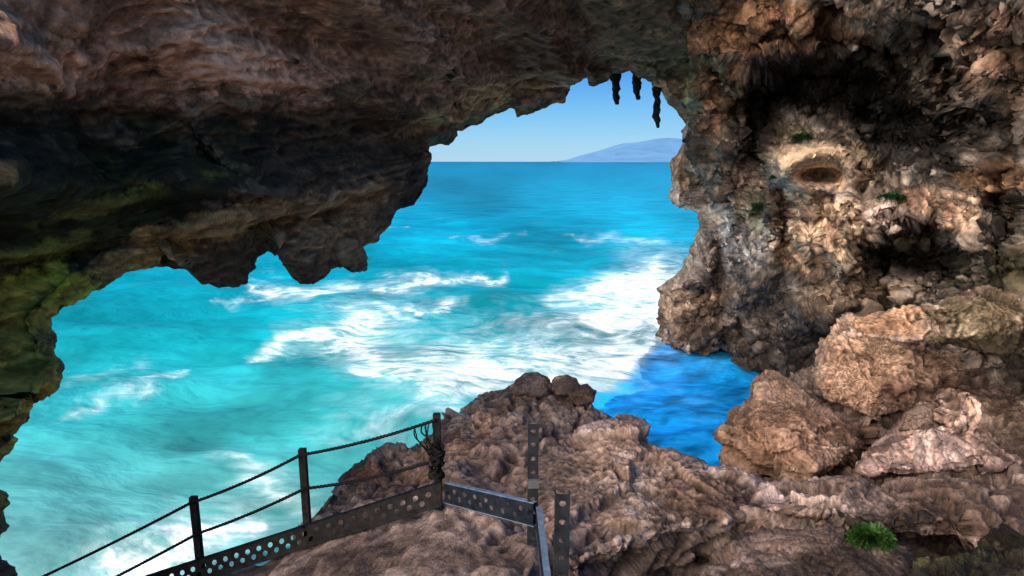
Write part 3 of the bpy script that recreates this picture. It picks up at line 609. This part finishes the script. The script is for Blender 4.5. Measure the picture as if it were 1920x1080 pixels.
# ================= PLANTS
def plant(name,label,cat,c,r,n,mat,leaflets,toward=(0,-1,.3),wid=.28):
    V=[];Fc=[]; tw=np.array(toward); c=np.array(c)
    for k_ in range(n):
        az=random.uniform(0,2*math.pi); el=random.uniform(.1,1.25); d_=np.array([math.cos(az)*math.cos(el)*1.6,math.sin(az)*math.cos(el),math.sin(el)*.6])+tw*.35; d_/=np.linalg.norm(d_)
        Lf=r*random.uniform(.4,1.1)*(.65+.35*abs(d_[0])); side=np.cross(d_,UP); side/=np.linalg.norm(side)+1e-9
        m_=leaflets; stem=[]
        for i in range(m_+1):
            t_=i/m_; stem.append(c+d_*Lf*t_-UP*Lf*.65*t_*t_)
        k=len(V)
        for p in stem: V+= [p-side*r*.012,p+side*r*.012]
        for i in range(m_): Fc.append([k+2*i,k+2*i+1,k+2*i+3,k+2*i+2])
        for i in range(1,m_+1):
            p=stem[i]; t_=i/m_; ll=Lf*.24*math.sin(math.pi*min(1,.15+t_*.85))+.004
            for sg in (0,1):
                base=k+2*i+sg; sd=side*(1 if sg else -1)
                e_=p+sd*ll+d_*ll*.5+RNG.normal(size=3)*ll*.3; wd=d_*ll*wid; mid=(p+e_)/2
                kk=len(V); V+=[mid-wd,e_,mid+wd]; Fc.append([base,kk,kk+1,kk+2])
    o=link(name,mesh_from(name,np.array(V),Fc,False),mat); me=o.data
    bm=bmesh.new(); bm.from_mesh(me); bmesh.ops.remove_doubles(bm,verts=[v for v in bm.verts if (v.co-Vector(c)).length<r*.02],dist=r*.05); bm.to_mesh(me); bm.free()
    tag(o,label,cat)
plant('fern','green fern growing among the rocks at the bottom right','fern',A(1632,1004,4.45),.22,190,M_fern,16,wid=.4)
wall=bpy.data.objects['cliff'].data; co=np.empty(len(wall.vertices)*3); wall.vertices.foreach_get('co',co); co=co.reshape(-1,3)
SPXw,SPYw=proj(co); near=co[:,1]>2
def wallpt(px,py):
    s_=near&(np.hypot(SPXw-px,SPYw-py)<9); i=np.where(s_)[0]; 
    return co[i[np.argmin(co[i,1])]] if len(i) else A(px,py,14)
for px,py,r,lab in ((1418,390,.42,'dark green tuft of leaves on the cliff left of the cream patch'),(1500,250,.36,'small green tuft above the pale oval niche'),(1672,365,.42,'green tuft on the cliff right of the pale niche'),(1446,335,.2,'tiny green tuft just left of the pale niche')):
    plant('cliff_plant',lab,'plant',wallpt(px,py)+np.array([0,-.08,0]),r,70,M_tuft,7,wid=.4)

# ================= LIGHT, SKY, CAMERA
w=bpy.data.worlds.new('World'); S.world=w; w.use_nodes=True; nt=w.node_tree; bg=nt.nodes['Background']
sk=nt.nodes.new('ShaderNodeTexSky'); sk.sky_type='NISHITA'; sk.sun_disc=False; sk.sun_elevation=SUN_EL; sk.sun_rotation=SUN_AZ; sk.ozone_density=2.5; sk.dust_density=.3; sk.air_density=1.0
tc=nt.nodes.new('ShaderNodeTexCoord'); sp=nt.nodes.new('ShaderNodeSeparateXYZ'); nt.links.new(tc.outputs['Generated'],sp.inputs[0])
grad=ramp(nt,sp.outputs[2],[(0.,(.36,.60,.78)),(.03,(.27,.57,.80)),(.07,(.14,.47,.80)),(.13,(.02,.27,.74)),(.4,(.05,.32,.95)),(1.,(.05,.26,.8))])
# added bright glow in the unseen sky behind the viewer, to fill the cave
dt=nt.nodes.new('ShaderNodeVectorMath'); dt.operation='DOT_PRODUCT'; nt.links.new(tc.outputs['Generated'],dt.inputs[0])
bv=Vector((-.66,-.60,.42)).normalized(); dt.inputs[1].default_value=bv
sky_fill=ramp(nt,dt.outputs['Value'],[(.78,0.),(.95,1.)])
sky_fill=mixc(nt,sky_fill,(13.5,12.0,10.2),1.0,'MULTIPLY')
skc=mixc(nt,sk.outputs[0],(.012,.012,.014),1.0,'MULTIPLY')
tot=mixc(nt,mixc(nt,grad,skc,1.0,'ADD'),sky_fill,1.0,'ADD')
nt.links.new(tot,bg.inputs[0]); bg.inputs[1].default_value=1.0
sl=bpy.data.lights.new('sun','SUN'); sl.energy=3.4; sl.angle=math.radians(.5); sl.color=(1,.95,.88); so=bpy.data.objects.new('sun',sl); COL.objects.link(so)
so.rotation_euler=Vector((math.sin(SUN_AZ)*math.cos(SUN_EL),math.cos(SUN_AZ)*math.cos(SUN_EL),math.sin(SUN_EL))).to_track_quat('Z','Y').to_euler(); so.location=(10,20,40)
cam=bpy.data.cameras.new('camera'); cam.sensor_width=36; cam.lens=F/1920*36; cam.clip_start=.05; cam.clip_end=200000
co_=bpy.data.objects.new('camera',cam); COL.objects.link(co_); co_.location=(0,0,H); co_.rotation_euler=(math.pi/2-PITCH,0,0); S.camera=co_
S.view_settings.view_transform='Standard'; S.view_settings.look='None'; S.view_settings.exposure=0
